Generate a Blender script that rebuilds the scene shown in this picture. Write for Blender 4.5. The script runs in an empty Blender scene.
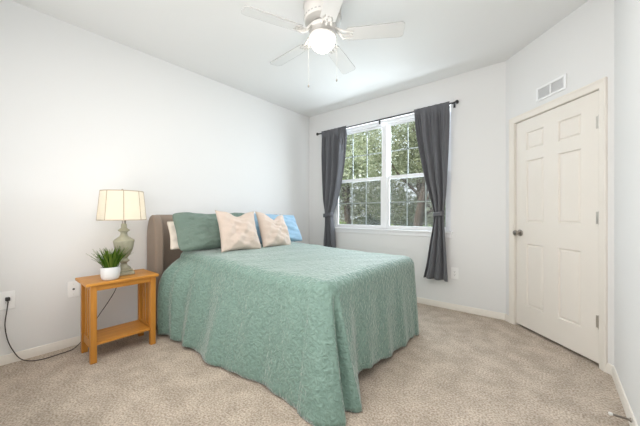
import bpy, bmesh, math, random
from mathutils import Vector, Matrix, noise as mnoise
PI = math.pi
R = math.radians
SC = bpy.context.scene
COL = SC.collection

# ---------------------------------------------------------------- camera, world, lights, exposure
cam_d = bpy.data.cameras.new('camera')
cam = bpy.data.objects.new('camera', cam_d)
COL.objects.link(cam)
cam_d.sensor_width = 36.0
cam_d.sensor_fit = 'HORIZONTAL'
cam_d.lens = 284.4 / 640 * 36
cam_d.clip_start = 0.02
cam_d.shift_y = 0.5 / 640
cam.location = (3.172, -3.57, 1.127)
cam.rotation_euler = (PI / 2, 0, math.asin(0.635))
SC.camera = cam

world = bpy.data.worlds.new('sky')
SC.world = world
world.use_nodes = True
wn = world.node_tree.nodes
wl = world.node_tree.links
wn.clear()
w_out = wn.new('ShaderNodeOutputWorld')
w_bg = wn.new('ShaderNodeBackground')
w_geo = wn.new('ShaderNodeNewGeometry')
w_sep = wn.new('ShaderNodeSeparateXYZ')
w_ramp = wn.new('ShaderNodeValToRGB')
w_tc = wn.new('ShaderNodeTexCoord')
wl.new(w_tc.outputs['Generated'], w_sep.inputs[0])
wl.new(w_sep.outputs['Z'], w_ramp.inputs['Fac'])
w_ramp.color_ramp.elements[0].position = 0.0
w_ramp.color_ramp.elements[0].color = (0.92, 0.96, 1.0, 1)
w_ramp.color_ramp.elements[1].position = 0.9
w_ramp.color_ramp.elements[1].color = (0.62, 0.80, 1.0, 1)
wl.new(w_ramp.outputs['Color'], w_bg.inputs['Color'])
w_bg.inputs['Strength'].default_value = 1.3
wl.new(w_bg.outputs[0], w_out.inputs[0])


def lamp(name, kind, loc, energy, color, rot=(0, 0, 0), **kw):
    d = bpy.data.lights.new(name, kind)
    d.energy = energy
    d.color = color
    for k, v in kw.items():
        setattr(d, k, v)
    o = bpy.data.objects.new(name, d)
    o.location = loc
    o.rotation_euler = rot
    COL.objects.link(o)
    return o


# sun behind the house: it lights the trees and never enters the window
lamp('sun', 'SUN', (0, -10, 12), 6.0, (1.0, 0.96, 0.88), (R(48), 0, R(-25)), angle=R(12))
# added unseen fill lights, standing in for flash bounced near the camera
lamp('rear_fill', 'AREA', (2.0, -3.66, 1.45), 31, (1.0, 0.97, 0.95), (R(106), 0, R(4)), shape='RECTANGLE', size=2.8, size_y=1.9)
lamp('overhead_fill', 'AREA', (2.25, -2.5, 2.70), 25, (1.0, 0.965, 0.93), (R(8), 0, 0), shape='RECTANGLE', size=2.1, size_y=1.9)  # second added fill, unseen under the ceiling and facing down
# daylight at the window
lamp('window_daylight', 'AREA', (1.36, 0.40, 1.75), 80, (0.82, 0.91, 1.0), (R(-60), 0, 0), shape='RECTANGLE', size=1.8, size_y=1.6)

SC.view_settings.view_transform = 'Standard'
SC.view_settings.look = 'None'
SC.view_settings.gamma = 1.0
SC.view_settings.use_curve_mapping = False
SC.view_settings.exposure = 0.45


# ---------------------------------------------------------------- materials
def mat(name, color, rough=0.6, spec=0.4, metal=0.0, noise=None, bump=None, wave=None, sheen=0.0):
    """noise=(scale, amount, second colour) mottles; bump=(scale, strength, distance)"""
    m = bpy.data.materials.new(name)
    m.use_nodes = True
    n = m.node_tree.nodes
    l = m.node_tree.links
    b = n['Principled BSDF']
    b.inputs['Base Color'].default_value = (*color, 1)
    b.inputs['Roughness'].default_value = rough
    b.inputs['Specular IOR Level'].default_value = spec
    b.inputs['Metallic'].default_value = metal
    if sheen:
        b.inputs['Sheen Weight'].default_value = sheen
    tc = n.new('ShaderNodeTexCoord')
    if noise:
        t = n.new('ShaderNodeTexNoise')
        t.inputs['Scale'].default_value = noise[0]
        t.inputs['Detail'].default_value = 5
        t.inputs['Roughness'].default_value = 0.65
        l.new(tc.outputs['Object'], t.inputs['Vector'])
        r = n.new('ShaderNodeValToRGB')
        r.color_ramp.elements[0].position = 0.5 - noise[1]
        r.color_ramp.elements[1].position = 0.5 + noise[1]
        r.color_ramp.elements[0].color = (*noise[2], 1)
        r.color_ramp.elements[1].color = (*color, 1)
        l.new(t.outputs['Fac'], r.inputs['Fac'])
        l.new(r.outputs['Color'], b.inputs['Base Color'])
    if bump:
        t = n.new('ShaderNodeTexNoise')
        t.inputs['Scale'].default_value = bump[0]
        t.inputs['Detail'].default_value = 3
        l.new(tc.outputs['Object'], t.inputs['Vector'])
        bp = n.new('ShaderNodeBump')
        bp.inputs['Strength'].default_value = bump[1]
        bp.inputs['Distance'].default_value = bump[2]
        l.new(t.outputs['Fac'], bp.inputs['Height'])
        l.new(bp.outputs['Normal'], b.inputs['Normal'])
    return m


def wood(name, c1, c2, axis, rough=0.4):
    m = mat(name, c1, rough)
    n = m.node_tree.nodes
    l = m.node_tree.links
    b = n['Principled BSDF']
    tc = [x for x in n if x.type == 'TEX_COORD'][0]
    mp = n.new('ShaderNodeMapping')
    s = [26, 26, 26]
    s[axis] = 2.0
    mp.inputs['Scale'].default_value = s
    l.new(tc.outputs['Object'], mp.inputs['Vector'])
    t = n.new('ShaderNodeTexNoise')
    t.inputs['Scale'].default_value = 1.6
    t.inputs['Detail'].default_value = 6
    t.inputs['Distortion'].default_value = 0.6
    l.new(mp.outputs['Vector'], t.inputs['Vector'])
    r = n.new('ShaderNodeValToRGB')
    r.color_ramp.elements[0].position = 0.32
    r.color_ramp.elements[1].position = 0.68
    r.color_ramp.elements[0].color = (*c2, 1)
    r.color_ramp.elements[1].color = (*c1, 1)
    l.new(t.outputs['Fac'], r.inputs['Fac'])
    l.new(r.outputs['Color'], b.inputs['Base Color'])
    return m


def emissive(name, color, strength):
    m = mat(name, color, 0.4)
    b = m.node_tree.nodes['Principled BSDF']
    b.inputs['Emission Color'].default_value = (*color, 1)
    b.inputs['Emission Strength'].default_value = strength
    return m


def glass_mat(name, gloss=0.05, tint=(0.97, 0.985, 0.98)):
    m = bpy.data.materials.new(name)
    m.use_nodes = True
    n = m.node_tree.nodes
    l = m.node_tree.links
    n.clear()
    o = n.new('ShaderNodeOutputMaterial')
    t = n.new('ShaderNodeBsdfTransparent')
    t.inputs['Color'].default_value = (*tint, 1)
    g = n.new('ShaderNodeBsdfGlossy')
    g.inputs['Roughness'].default_value = 0.02
    x = n.new('ShaderNodeMixShader')
    x.inputs['Fac'].default_value = gloss
    l.new(t.outputs[0], x.inputs[1])
    l.new(g.outputs[0], x.inputs[2])
    l.new(x.outputs[0], o.inputs[0])
    return m


def screen_mat(name, cover, color):
    m = bpy.data.materials.new(name)
    m.use_nodes = True
    n = m.node_tree.nodes
    l = m.node_tree.links
    n.clear()
    o = n.new('ShaderNodeOutputMaterial')
    t = n.new('ShaderNodeBsdfTransparent')
    g = n.new('ShaderNodeBsdfDiffuse')
    g.inputs['Color'].default_value = (*color, 1)
    x = n.new('ShaderNodeMixShader')
    x.inputs['Fac'].default_value = cover
    l.new(t.outputs[0], x.inputs[1])
    l.new(g.outputs[0], x.inputs[2])
    l.new(x.outputs[0], o.inputs[0])
    return m


def cloth_translucent(name, color, trans, rough=0.9):
    m = bpy.data.materials.new(name)
    m.use_nodes = True
    n = m.node_tree.nodes
    l = m.node_tree.links
    n.clear()
    o = n.new('ShaderNodeOutputMaterial')
    d = n.new('ShaderNodeBsdfDiffuse')
    d.inputs['Color'].default_value = (*color, 1)
    t = n.new('ShaderNodeBsdfTranslucent')
    t.inputs['Color'].default_value = (*color, 1)
    tc = n.new('ShaderNodeTexCoord')
    w = n.new('ShaderNodeTexNoise')
    w.inputs['Scale'].default_value = 180
    l.new(tc.outputs['Object'], w.inputs['Vector'])
    bp = n.new('ShaderNodeBump')
    bp.inputs['Strength'].default_value = 0.15
    bp.inputs['Distance'].default_value = 0.002
    l.new(w.outputs['Fac'], bp.inputs['Height'])
    l.new(bp.outputs['Normal'], d.inputs['Normal'])
    x = n.new('ShaderNodeMixShader')
    x.inputs['Fac'].default_value = trans
    l.new(d.outputs[0], x.inputs[1])
    l.new(t.outputs[0], x.inputs[2])
    l.new(x.outputs[0], o.inputs[0])
    return m


def leaf_mat(name, cols):
    """leaf colours vary from leaf to leaf"""
    m = bpy.data.materials.new(name)
    m.use_nodes = True
    n = m.node_tree.nodes
    l = m.node_tree.links
    n.clear()
    o = n.new('ShaderNodeOutputMaterial')
    g = n.new('ShaderNodeNewGeometry')
    r = n.new('ShaderNodeValToRGB')
    r.color_ramp.elements[0].color = (*cols[0], 1)
    r.color_ramp.elements[1].color = (*cols[-1], 1)
    for i, c in enumerate(cols[1:-1]):
        e = r.color_ramp.elements.new((i + 1) / (len(cols) - 1))
        e.color = (*c, 1)
    l.new(g.outputs['Random Per Island'], r.inputs['Fac'])
    d = n.new('ShaderNodeBsdfDiffuse')
    t = n.new('ShaderNodeBsdfTranslucent')
    l.new(r.outputs['Color'], d.inputs['Color'])
    l.new(r.outputs['Color'], t.inputs['Color'])
    x = n.new('ShaderNodeMixShader')
    x.inputs['Fac'].default_value = 0.4
    l.new(d.outputs[0], x.inputs[1])
    l.new(t.outputs[0], x.inputs[2])
    l.new(x.outputs[0], o.inputs[0])
    return m


def carpet_mat():
    m = bpy.data.materials.new('carpet_pile')
    m.use_nodes = True
    n = m.node_tree.nodes
    l = m.node_tree.links
    b = n['Principled BSDF']
    b.inputs['Roughness'].default_value = 1.0
    b.inputs['Specular IOR Level'].default_value = 0.05
    tc = n.new('ShaderNodeTexCoord')

    def nz(scale, detail):
        t = n.new('ShaderNodeTexNoise')
        t.inputs['Scale'].default_value = scale
        t.inputs['Detail'].default_value = detail
        l.new(tc.outputs['Object'], t.inputs['Vector'])
        return t

    def ramp(src, a, ca, bb, cb):
        r = n.new('ShaderNodeValToRGB')
        r.color_ramp.elements[0].position = a
        r.color_ramp.elements[1].position = bb
        r.color_ramp.elements[0].color = (*ca, 1)
        r.color_ramp.elements[1].color = (*cb, 1)
        l.new(src.outputs['Fac'], r.inputs['Fac'])
        return r
    fine = nz(95, 5)
    mid = nz(7, 4)
    r1 = ramp(fine, 0.34, (0.39, 0.315, 0.25), 0.66, (0.735, 0.64, 0.54))
    r2 = ramp(mid, 0.38, (0.80, 0.79, 0.78), 0.64, (1.0, 1.0, 1.0))
    mx = n.new('ShaderNodeMixRGB')
    mx.blend_type = 'MULTIPLY'
    mx.inputs['Fac'].default_value = 1.0
    l.new(r1.outputs['Color'], mx.inputs[1])
    l.new(r2.outputs['Color'], mx.inputs[2])
    l.new(mx.outputs['Color'], b.inputs['Base Color'])
    bp = n.new('ShaderNodeBump')
    bp.inputs['Strength'].default_value = 0.7
    bp.inputs['Distance'].default_value = 0.012
    l.new(fine.outputs['Fac'], bp.inputs['Height'])
    l.new(bp.outputs['Normal'], b.inputs['Normal'])
    return m


def matelasse(name, color, color2):
    """embossed bedspread: small scrolling raised motifs"""
    m = mat(name, color, 0.60, 0.4, sheen=0.6)
    m.node_tree.nodes['Principled BSDF'].inputs['Sheen Roughness'].default_value = 0.35
    n = m.node_tree.nodes
    l = m.node_tree.links
    b = n['Principled BSDF']
    tc = [x for x in n if x.type == 'TEX_COORD'][0]
    nz = n.new('ShaderNodeTexNoise')
    nz.inputs['Scale'].default_value = 30
    nz.inputs['Detail'].default_value = 1.5
    nz.inputs['Distortion'].default_value = 1.6
    l.new(tc.outputs['Object'], nz.inputs['Vector'])
    fin = n.new('ShaderNodeTexVoronoi')
    fin.feature = 'SMOOTH_F1'
    fin.inputs['Scale'].default_value = 48
    l.new(tc.outputs['Object'], fin.inputs['Vector'])
    add = n.new('ShaderNodeMath')
    add.operation = 'MULTIPLY_ADD'
    add.inputs[1].default_value = -0.45
    l.new(fin.outputs['Distance'], add.inputs[0])
    l.new(nz.outputs['Fac'], add.inputs[2])
    bp = n.new('ShaderNodeBump')
    bp.inputs['Strength'].default_value = 0.75
    bp.inputs['Distance'].default_value = 0.015
    l.new(add.outputs[0], bp.inputs['Height'])
    l.new(bp.outputs['Normal'], b.inputs['Normal'])
    r = n.new('ShaderNodeValToRGB')
    r.color_ramp.elements[0].position = 0.15
    r.color_ramp.elements[1].position = 0.5
    r.color_ramp.elements[0].color = (*color2, 1)
    r.color_ramp.elements[1].color = (*color, 1)
    l.new(add.outputs[0], r.inputs['Fac'])
    l.new(r.outputs['Color'], b.inputs['Base Color'])
    return m


M_WALL = mat('wall_paint', (0.805, 0.80, 0.792), 0.8, 0.2, bump=(140, 0.06, 0.002))
M_CEIL = mat('ceiling_paint', (0.82, 0.815, 0.805), 0.9, 0.1, bump=(90, 0.08, 0.003))
M_CARPET = carpet_mat()
M_TRIM = mat('cream_trim_paint', (0.84, 0.79, 0.72), 0.4, 0.4, noise=(3, 0.3, (0.815, 0.765, 0.695)))
M_DOOR = mat('cream_door_paint', (0.84, 0.79, 0.725), 0.42, 0.4, noise=(2.5, 0.3, (0.815, 0.765, 0.70)))
M_WHITE = mat('white_window_vinyl', (0.88, 0.88, 0.89), 0.4, 0.4, noise=(4, 0.3, (0.86, 0.86, 0.87)))
M_MUNTIN = mat('pale_muntin', (0.42, 0.44, 0.43), 0.5, noise=(6, 0.3, (0.40, 0.42, 0.41)))
M_GLASS = glass_mat('window_glass', 0.012)
M_SCREEN = screen_mat('insect_screen_mesh', 0.27, (0.17, 0.17, 0.175))
M_PLATE = mat('white_plastic', (0.93, 0.925, 0.915), 0.35, 0.5, noise=(8, 0.3, (0.91, 0.905, 0.895)))
M_DARK = mat('dark_slot', (0.05, 0.05, 0.05), 0.6, noise=(20, 0.3, (0.04, 0.04, 0.04)))
M_VENT = mat('white_enamel', (0.90, 0.90, 0.90), 0.4, noise=(8, 0.3, (0.88, 0.88, 0.88)))
M_VENTSLAT = mat('grey_louver_enamel', (0.88, 0.88, 0.88), 0.5, noise=(8, 0.3, (0.86, 0.86, 0.86)))
M_NICKEL = mat('satin_nickel', (0.40, 0.36, 0.32), 0.3, 0.5, 1.0, noise=(30, 0.3, (0.34, 0.31, 0.28)))
M_HINGE = mat('brushed_hinge_metal', (0.62, 0.58, 0.52), 0.35, 0.5, 0.8, noise=(40, 0.3, (0.56, 0.52, 0.47)))
M_BLACK = mat('black_metal', (0.035, 0.033, 0.033), 0.45, 0.4, noise=(30, 0.3, (0.025, 0.025, 0.025)))
M_CURT = mat('grey_curtain_weave', (0.148, 0.150, 0.162), 0.9, 0.15, noise=(210, 0.25, (0.118, 0.120, 0.131)), bump=(260, 0.25, 0.002), sheen=0.2)
M_SPREAD = matelasse('green_matelasse', (0.208, 0.318, 0.272), (0.16, 0.255, 0.215))
M_MATT = mat('white_mattress_ticking', (0.78, 0.77, 0.74), 0.9, noise=(40, 0.3, (0.72, 0.71, 0.69)))
M_HEAD = mat('taupe_upholstery', (0.31, 0.245, 0.195), 0.95, 0.1, noise=(160, 0.25, (0.26, 0.205, 0.165)), bump=(220, 0.3, 0.002), sheen=0.2)
M_SHAM = mat('green_sham_cotton', (0.185, 0.25, 0.21), 0.9, 0.15, noise=(60, 0.3, (0.16, 0.22, 0.185)), bump=(13, 0.8, 0.035), sheen=0.15)
M_DAYTINT = mat('daylight_tinted_sham_cotton', (0.33, 0.49, 0.63), 0.9, 0.15, noise=(60, 0.3, (0.29, 0.45, 0.59)), bump=(28, 0.3, 0.01), sheen=0.15)  # green sham cloth with the window's blue daylight put into its colour
M_LAMPTINT = mat('lamplight_tinted_cotton', (0.66, 0.55, 0.475), 0.9, 0.15, noise=(50, 0.3, (0.63, 0.52, 0.445)), bump=(12, 0.3, 0.015), sheen=0.1)  # white throw pillows, the lamp's warm light painted into the cloth
M_CREAMP = mat('cream_pillowcase', (0.84, 0.77, 0.68), 0.9, 0.15, noise=(50, 0.3, (0.80, 0.73, 0.64)), bump=(30, 0.2, 0.008))
M_WOODX = wood('honey_wood_x', (0.60, 0.27, 0.045), (0.46, 0.185, 0.026), 0)
M_WOODY = wood('honey_wood_y', (0.60, 0.27, 0.045), (0.46, 0.185, 0.026), 1)
M_WOODZ = wood('honey_wood_z', (0.58, 0.255, 0.042), (0.44, 0.175, 0.025), 2)
M_LAMP = mat('sage_lamp_ceramic', (0.40, 0.385, 0.285), 0.45, 0.4, noise=(18, 0.22, (0.29, 0.28, 0.20)))
M_SHADE = cloth_translucent('cream_lamp_shade_cloth', (0.92, 0.87, 0.77), 0.55)
M_SHTRIM = mat('taupe_shade_trim', (0.52, 0.43, 0.33), 0.8, noise=(60, 0.3, (0.46, 0.38, 0.29)))
M_BULB = emissive('lit_bulb', (1.0, 0.80, 0.50), 4.0)
M_POT = mat('white_ceramic_pot', (0.70, 0.70, 0.70), 0.4, 0.45, noise=(10, 0.3, (0.66, 0.66, 0.66)))
M_SOIL = mat('dark_potting_soil', (0.05, 0.035, 0.02), 1.0, noise=(60, 0.3, (0.03, 0.02, 0.012)))
M_PLANT = leaf_mat('potted_blades', [(0.03, 0.075, 0.012), (0.075, 0.16, 0.022), (0.22, 0.30, 0.055), (0.04, 0.10, 0.018)])
M_CORD = mat('dark_brown_cord', (0.055, 0.04, 0.035), 0.5, noise=(30, 0.3, (0.045, 0.032, 0.028)))
M_FAN = mat('white_fan_enamel', (0.60, 0.585, 0.56), 0.4, 0.4, noise=(6, 0.3, (0.58, 0.565, 0.54)))
M_BLADE = mat('white_fan_blade', (0.78, 0.775, 0.765), 0.5, 0.3, noise=(5, 0.3, (0.76, 0.755, 0.745)))
M_EDGE = mat('grey_blade_edge', (0.40, 0.39, 0.38), 0.6, noise=(10, 0.3, (0.36, 0.35, 0.34)))
M_GLOBE = emissive('lit_frosted_globe', (1.0, 0.96, 0.90), 8.0)
M_RUBBER = mat('white_rubber', (0.80, 0.79, 0.76), 0.6, noise=(20, 0.3, (0.76, 0.75, 0.72)))
M_BARK = mat('grey_brown_bark', (0.16, 0.125, 0.10), 0.95, 0.1, noise=(14, 0.2, (0.07, 0.055, 0.045)), bump=(20, 0.6, 0.04))
M_LAWN = mat('lawn_soil', (0.16, 0.19, 0.08), 1.0, 0.05, noise=(5, 0.25, (0.11, 0.10, 0.05)))
M_LEAF1 = leaf_mat('olive_leaves', [(0.15, 0.17, 0.10), (0.28, 0.31, 0.19), (0.50, 0.52, 0.39), (0.21, 0.23, 0.14)])
M_LEAF2 = leaf_mat('pale_leaves', [(0.25, 0.29, 0.17), (0.44, 0.48, 0.32), (0.66, 0.68, 0.55), (0.32, 0.36, 0.22)])
M_LEAF3 = leaf_mat('bright_bush_leaves', [(0.16, 0.26, 0.06), (0.34, 0.46, 0.15), (0.48, 0.56, 0.28)])


# ---------------------------------------------------------------- mesh helpers
def link(name, bm, m, parent=None, smooth=True, auto=35, bevel=0.0, seg=2, matrix=None):
    me = bpy.data.meshes.new(name)
    bmesh.ops.recalc_face_normals(bm, faces=bm.faces[:])
    bm.to_mesh(me)
    bm.free()
    me.materials.append(m)
    if smooth:
        me.set_sharp_from_angle(angle=R(auto))
        for p in me.polygons:
            p.use_smooth = True
    o = bpy.data.objects.new(name, me)
    COL.objects.link(o)
    if parent:
        o.parent = parent
    if matrix is not None:
        o.matrix_world = matrix
    if bevel:
        b = o.modifiers.new('bevel', 'BEVEL')
        b.width = bevel
        b.segments = seg
        b.limit_method = 'ANGLE'
        b.angle_limit = R(40)
    return o


def empty(name, loc=(0, 0, 0), rz=0):
    o = bpy.data.objects.new(name, None)
    o.location = loc
    o.rotation_euler = (0, 0, rz)
    o.empty_display_size = 0.1
    COL.objects.link(o)
    return o


def tag(o, label, cat, group=None):
    o['label'] = label
    o['category'] = cat
    if group:
        o['group'] = group
    return o


def struct(o):
    o['kind'] = 'structure'
    return o


def box(bm, x0, x1, y0, y1, z0, z1):
    vs = [bm.verts.new((x, y, z)) for x in (x0, x1) for y in (y0, y1) for z in (z0, z1)]
    for a in ((0, 1, 3, 2), (4, 6, 7, 5), (0, 4, 5, 1), (2, 3, 7, 6), (0, 2, 6, 4), (1, 5, 7, 3)):
        bm.faces.new([vs[i] for i in a])
    return vs


def B(*boxes):
    bm = bmesh.new()
    for b in boxes:
        box(bm, *b)
    return bm


def tube(bm, pts, rad, seg=8, cap=True):
    """pts: points; rad: float or list"""
    pts = [Vector(p) for p in pts]
    n = len(pts)
    rings = []
    up = Vector((0, 0, 1))
    for i, p in enumerate(pts):
        t = (pts[min(i + 1, n - 1)] - pts[max(i - 1, 0)]).normalized()
        if i == 0:
            up = Vector((0, 0, 1)) if abs(t.z) < 0.9 else Vector((1, 0, 0))
        a = t.cross(up)
        if a.length < 1e-4:
            a = t.cross(Vector((0, 1, 0)))
        a.normalize()
        b = a.cross(t).normalized()
        up = b
        r = rad[i] if isinstance(rad, (list, tuple)) else rad
        rings.append([bm.verts.new(p + a * r * math.cos(2 * PI * k / seg) + b * r * math.sin(2 * PI * k / seg)) for k in range(seg)])
    for i in range(n - 1):
        for k in range(seg):
            bm.faces.new((rings[i][k], rings[i][(k + 1) % seg], rings[i + 1][(k + 1) % seg], rings[i + 1][k]))
    if cap:
        bm.faces.new(rings[0][::-1])
        bm.faces.new(rings[-1])
    return bm


def lathe(bm, prof, seg=32, c=(0, 0, 0), M=None):
    """prof: [(r, z)] bottom to top; r=0 closes to a point"""
    c = Vector(c)
    rings = []
    for r, z in prof:
        if r < 1e-6:
            v = Vector((0, 0, z))
            rings.append([bm.verts.new((M @ v if M else v) + c)])
        else:
            ring = []
            for k in range(seg):
                v = Vector((r * math.cos(2 * PI * k / seg), r * math.sin(2 * PI * k / seg), z))
                ring.append(bm.verts.new((M @ v if M else v) + c))
            rings.append(ring)
    for a, b in zip(rings, rings[1:]):
        for k in range(seg):
            k2 = (k + 1) % seg
            if len(a) == 1 and len(b) == 1:
                continue
            if len(a) == 1:
                bm.faces.new((a[0], b[k2], b[k]))
            elif len(b) == 1:
                bm.faces.new((a[k], a[k2], b[0]))
            else:
                bm.faces.new((a[k], a[k2], b[k2], b[k]))
    if len(rings[0]) > 1:
        bm.faces.new(rings[0][::-1])
    if len(rings[-1]) > 1:
        bm.faces.new(rings[-1])
    return bm


def prism(bm, poly, axis, a, b):
    """extrude 2-D poly along axis ('x','y','z') from a to b"""
    def P(u, v, w):
        return {'x': (w, u, v), 'y': (u, w, v), 'z': (u, v, w)}[axis]
    A = [bm.verts.new(P(u, v, a)) for u, v in poly]
    C = [bm.verts.new(P(u, v, b)) for u, v in poly]
    n = len(poly)
    for i in range(n):
        bm.faces.new((A[i], A[(i + 1) % n], C[(i + 1) % n], C[i]))
    bm.faces.new(A[::-1])
    bm.faces.new(C)
    return bm


def interp(tab, t):
    if t <= tab[0][0]:
        return tab[0][1]
    for (a, x), (b, y) in zip(tab, tab[1:]):
        if t <= b:
            s = (t - a) / (b - a)
            s = s * s * (3 - 2 * s)
            return x + (y - x) * s
    return tab[-1][1]


def lin(tab, t):
    """smooth (Catmull-Rom) interpolation"""
    n = len(tab)
    if t <= tab[0][0]:
        return tab[0][1]
    for i in range(n - 1):
        a, x = tab[i]
        b, y = tab[i + 1]
        if t <= b:
            s = (t - a) / (b - a)
            m0 = (y - tab[max(i - 1, 0)][1]) / (b - tab[max(i - 1, 0)][0]) * (b - a)
            j = min(i + 2, n - 1)
            m1 = (tab[j][1] - x) / (tab[j][0] - a) * (b - a)
            return (2 * s**3 - 3 * s**2 + 1) * x + (s**3 - 2 * s**2 + s) * m0 + (-2 * s**3 + 3 * s**2) * y + (s**3 - s**2) * m1
    return tab[-1][1]


# ================================================================ SETTING
H = 2.74
XR, YC = 3.497, -0.746          # corner between the diagonal door wall and the right wall
YB = -3.75                      # rear wall
WX0, WX1, WZ0, WZ1 = 0.485, 2.235, 0.915, 2.41     # window opening
T = 0.14

struct(link('floor', B((-0.12, XR + 0.12, YB - 0.12, 0.0, -0.12, 0.0)), M_CARPET, smooth=False))
struct(link('ceiling', B((-0.12, XR + 0.12, YB - 0.12, T, H, H + 0.15)), M_CEIL, smooth=False))
struct(link('wall_left', B((-0.12, 0, YB - 0.12, T, 0, H)), M_WALL, smooth=False))
struct(link('wall_far', B((0, WX0, 0, T, 0, H), (WX1, XR + 0.12, 0, T, 0, H), (WX0, WX1, 0, T, 0, WZ0), (WX0, WX1, 0, T, WZ1, H)), M_WALL, smooth=False))
struct(link('wall_right', B((XR, XR + 0.12, YB - 0.12, 0, 0, H)), M_WALL, smooth=False))
struct(link('wall_rear', B((0, XR, YB - 0.12, YB, 0, H)), M_WALL, smooth=False))

# diagonal wall with the door, in its own frame: x along the wall from the far corner, -y into the room
DA = math.atan2(-0.721, 0.693)
MC = Matrix.Translation((2.78, 0, 0)) @ Matrix.Rotation(DA, 4, 'Z')
CL = math.hypot(XR - 2.78, YC)
D0, D1, DH = 0.128, 0.931, 2.035
struct(link('wall_diagonal', B((0, D0 - 0.02, 0, 0.11, 0, H), (D1 + 0.02, CL + 0.05, 0, 0.11, 0, H), (D0 - 0.02, D1 + 0.02, 0, 0.11, DH + 0.02, H)), M_WALL, smooth=False, matrix=MC))

# door trim: jambs, casings
bm = bmesh.new()
cw = 0.056
prof = [(0, 0), (cw, 0), (cw, -0.018), (cw - 0.012, -0.018), (cw - 0.02, -0.013), (0.012, -0.010), (0, -0.006)]
runs = []
for u, y in prof:
    runs.append([bm.verts.new(p) for p in ((D0 - 0.006 - u, y, 0), (D0 - 0.006 - u, y, DH + 0.006 + u), (D1 + 0.006 + u, y, DH + 0.006 + u), (D1 + 0.006 + u, y, 0))])
for k in range(len(prof)):
    k2 = (k + 1) % len(prof)
    for q in range(3):
        bm.faces.new((runs[k][q], runs[k][q + 1], runs[k2][q + 1], runs[k2][q]))
box(bm, D0 - 0.02, D0 - 0.002, 0.0, 0.11, 0, DH + 0.002)
box(bm, D1 + 0.002, D1 + 0.02, 0.0, 0.11, 0, DH + 0.002)
box(bm, D0 - 0.02, D1 + 0.02, 0.0, 0.11, DH + 0.002, DH + 0.02)
struct(link('trim_1', bm, M_TRIM, matrix=MC, bevel=0.002, auto=30))

# the six-panel door slab
door = struct(empty('door_1'))
door.matrix_world = MC
bm = bmesh.new()
dx0, dx1, dz0, dz1 = D0 + 0.002, D1 - 0.002, 0.024, DH - 0.002
xs = [dx0, dx0 + 0.122, dx0 + 0.322, dx0 + 0.458, dx0 + 0.662, dx1]
zs = [dz0, 0.235, 0.838, 1.040, 1.640, 1.735, 1.912, dz1]
yf = 0.014
grid = [[bm.verts.new((x, yf, z)) for z in zs] for x in xs]
panels = []
for i in range(len(xs) - 1):
    for k in range(len(zs) - 1):
        f = bm.faces.new((grid[i][k], grid[i + 1][k], grid[i + 1][k + 1], grid[i][k + 1]))
        if i in (1, 3) and k in (1, 3, 5):
            panels.append(f)
# sides and back
edge = [grid[i][0] for i in range(len(xs))] + [grid[-1][k] for k in range(1, len(zs))] + [grid[i][-1] for i in range(len(xs) - 2, -1, -1)] + [grid[0][k] for k in range(len(zs) - 2, 0, -1)]
back = [bm.verts.new((v.co.x, yf + 0.035, v.co.z)) for v in edge]
for i in range(len(edge)):
    j = (i + 1) % len(edge)
    bm.faces.new((edge[i], edge[j], back[j], back[i]))
bm.faces.new(back)
bmesh.ops.recalc_face_normals(bm, faces=bm.faces[:])
for th, dp in ((0.006, 0.0), (0.008, -0.011), (0.010, 0.0), (0.016, 0.007)):
    bmesh.ops.inset_individual(bm, faces=panels, thickness=th, depth=dp)
link('door_slab', bm, M_DOOR, door, auto=15)
# knob with rose
knob = link('door_knob', lathe(bmesh.new(), [(0, 0), (0.032, 0.0), (0.033, 0.006), (0.026, 0.011), (0.012, 0.014), (0.0105, 0.030), (0.016, 0.036), (0.026, 0.044), (0.0275, 0.054), (0.023, 0.063), (0.010, 0.067), (0, 0.0675)],
            24, (D0 + 0.052, yf, 0.935), Matrix.Rotation(PI / 2, 4, 'X')), M_NICKEL, door)
knob['label'] = 'satin metal door knob with round rose'
for hz in (1.80, 1.095, 0.33):
    hb = bmesh.new()
    tube(hb, [(D1 + 0.001, 0.004, hz - 0.045), (D1 + 0.001, 0.004, hz + 0.045)], 0.007, 10)
    tube(hb, [(D1 + 0.001, 0.004, hz - 0.052), (D1 + 0.001, 0.004, hz + 0.052)], 0.0045, 10)
    box(hb, D1 - 0.028, D1 + 0.001, 0.0105, 0.0135, hz - 0.045, hz + 0.045)
    link('hinge', hb, M_HINGE, door)

# baseboards
def base_prof(h=0.068, t=0.014):
    return [(0, 0), (t, 0), (t, h - 0.022), (t - 0.005, h - 0.012), (t - 0.006, h - 0.004), (0.004, h), (0, h)]


struct(link('baseboard_left', prism(bmesh.new(), base_prof(), 'y', YB, 0.0), M_TRIM, auto=30))
struct(link('baseboard_far', prism(bmesh.new(), [(-u, z) for u, z in base_prof()], 'x', 0.014, 2.775), M_TRIM, auto=30))
struct(link('baseboard_right', prism(bmesh.new(), [(XR - u, z) for u, z in base_prof()], 'y', YB, YC + 0.005), M_TRIM, auto=30))
bm = prism(bmesh.new(), [(-u, z) for u, z in base_prof()], 'x', 0.0, D0 - 0.062)
prism(bm, [(-u, z) for u, z in base_prof()], 'x', D1 + 0.062, CL)
struct(link('baseboard_diagonal', bm, M_TRIM, auto=30, matrix=MC))

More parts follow.
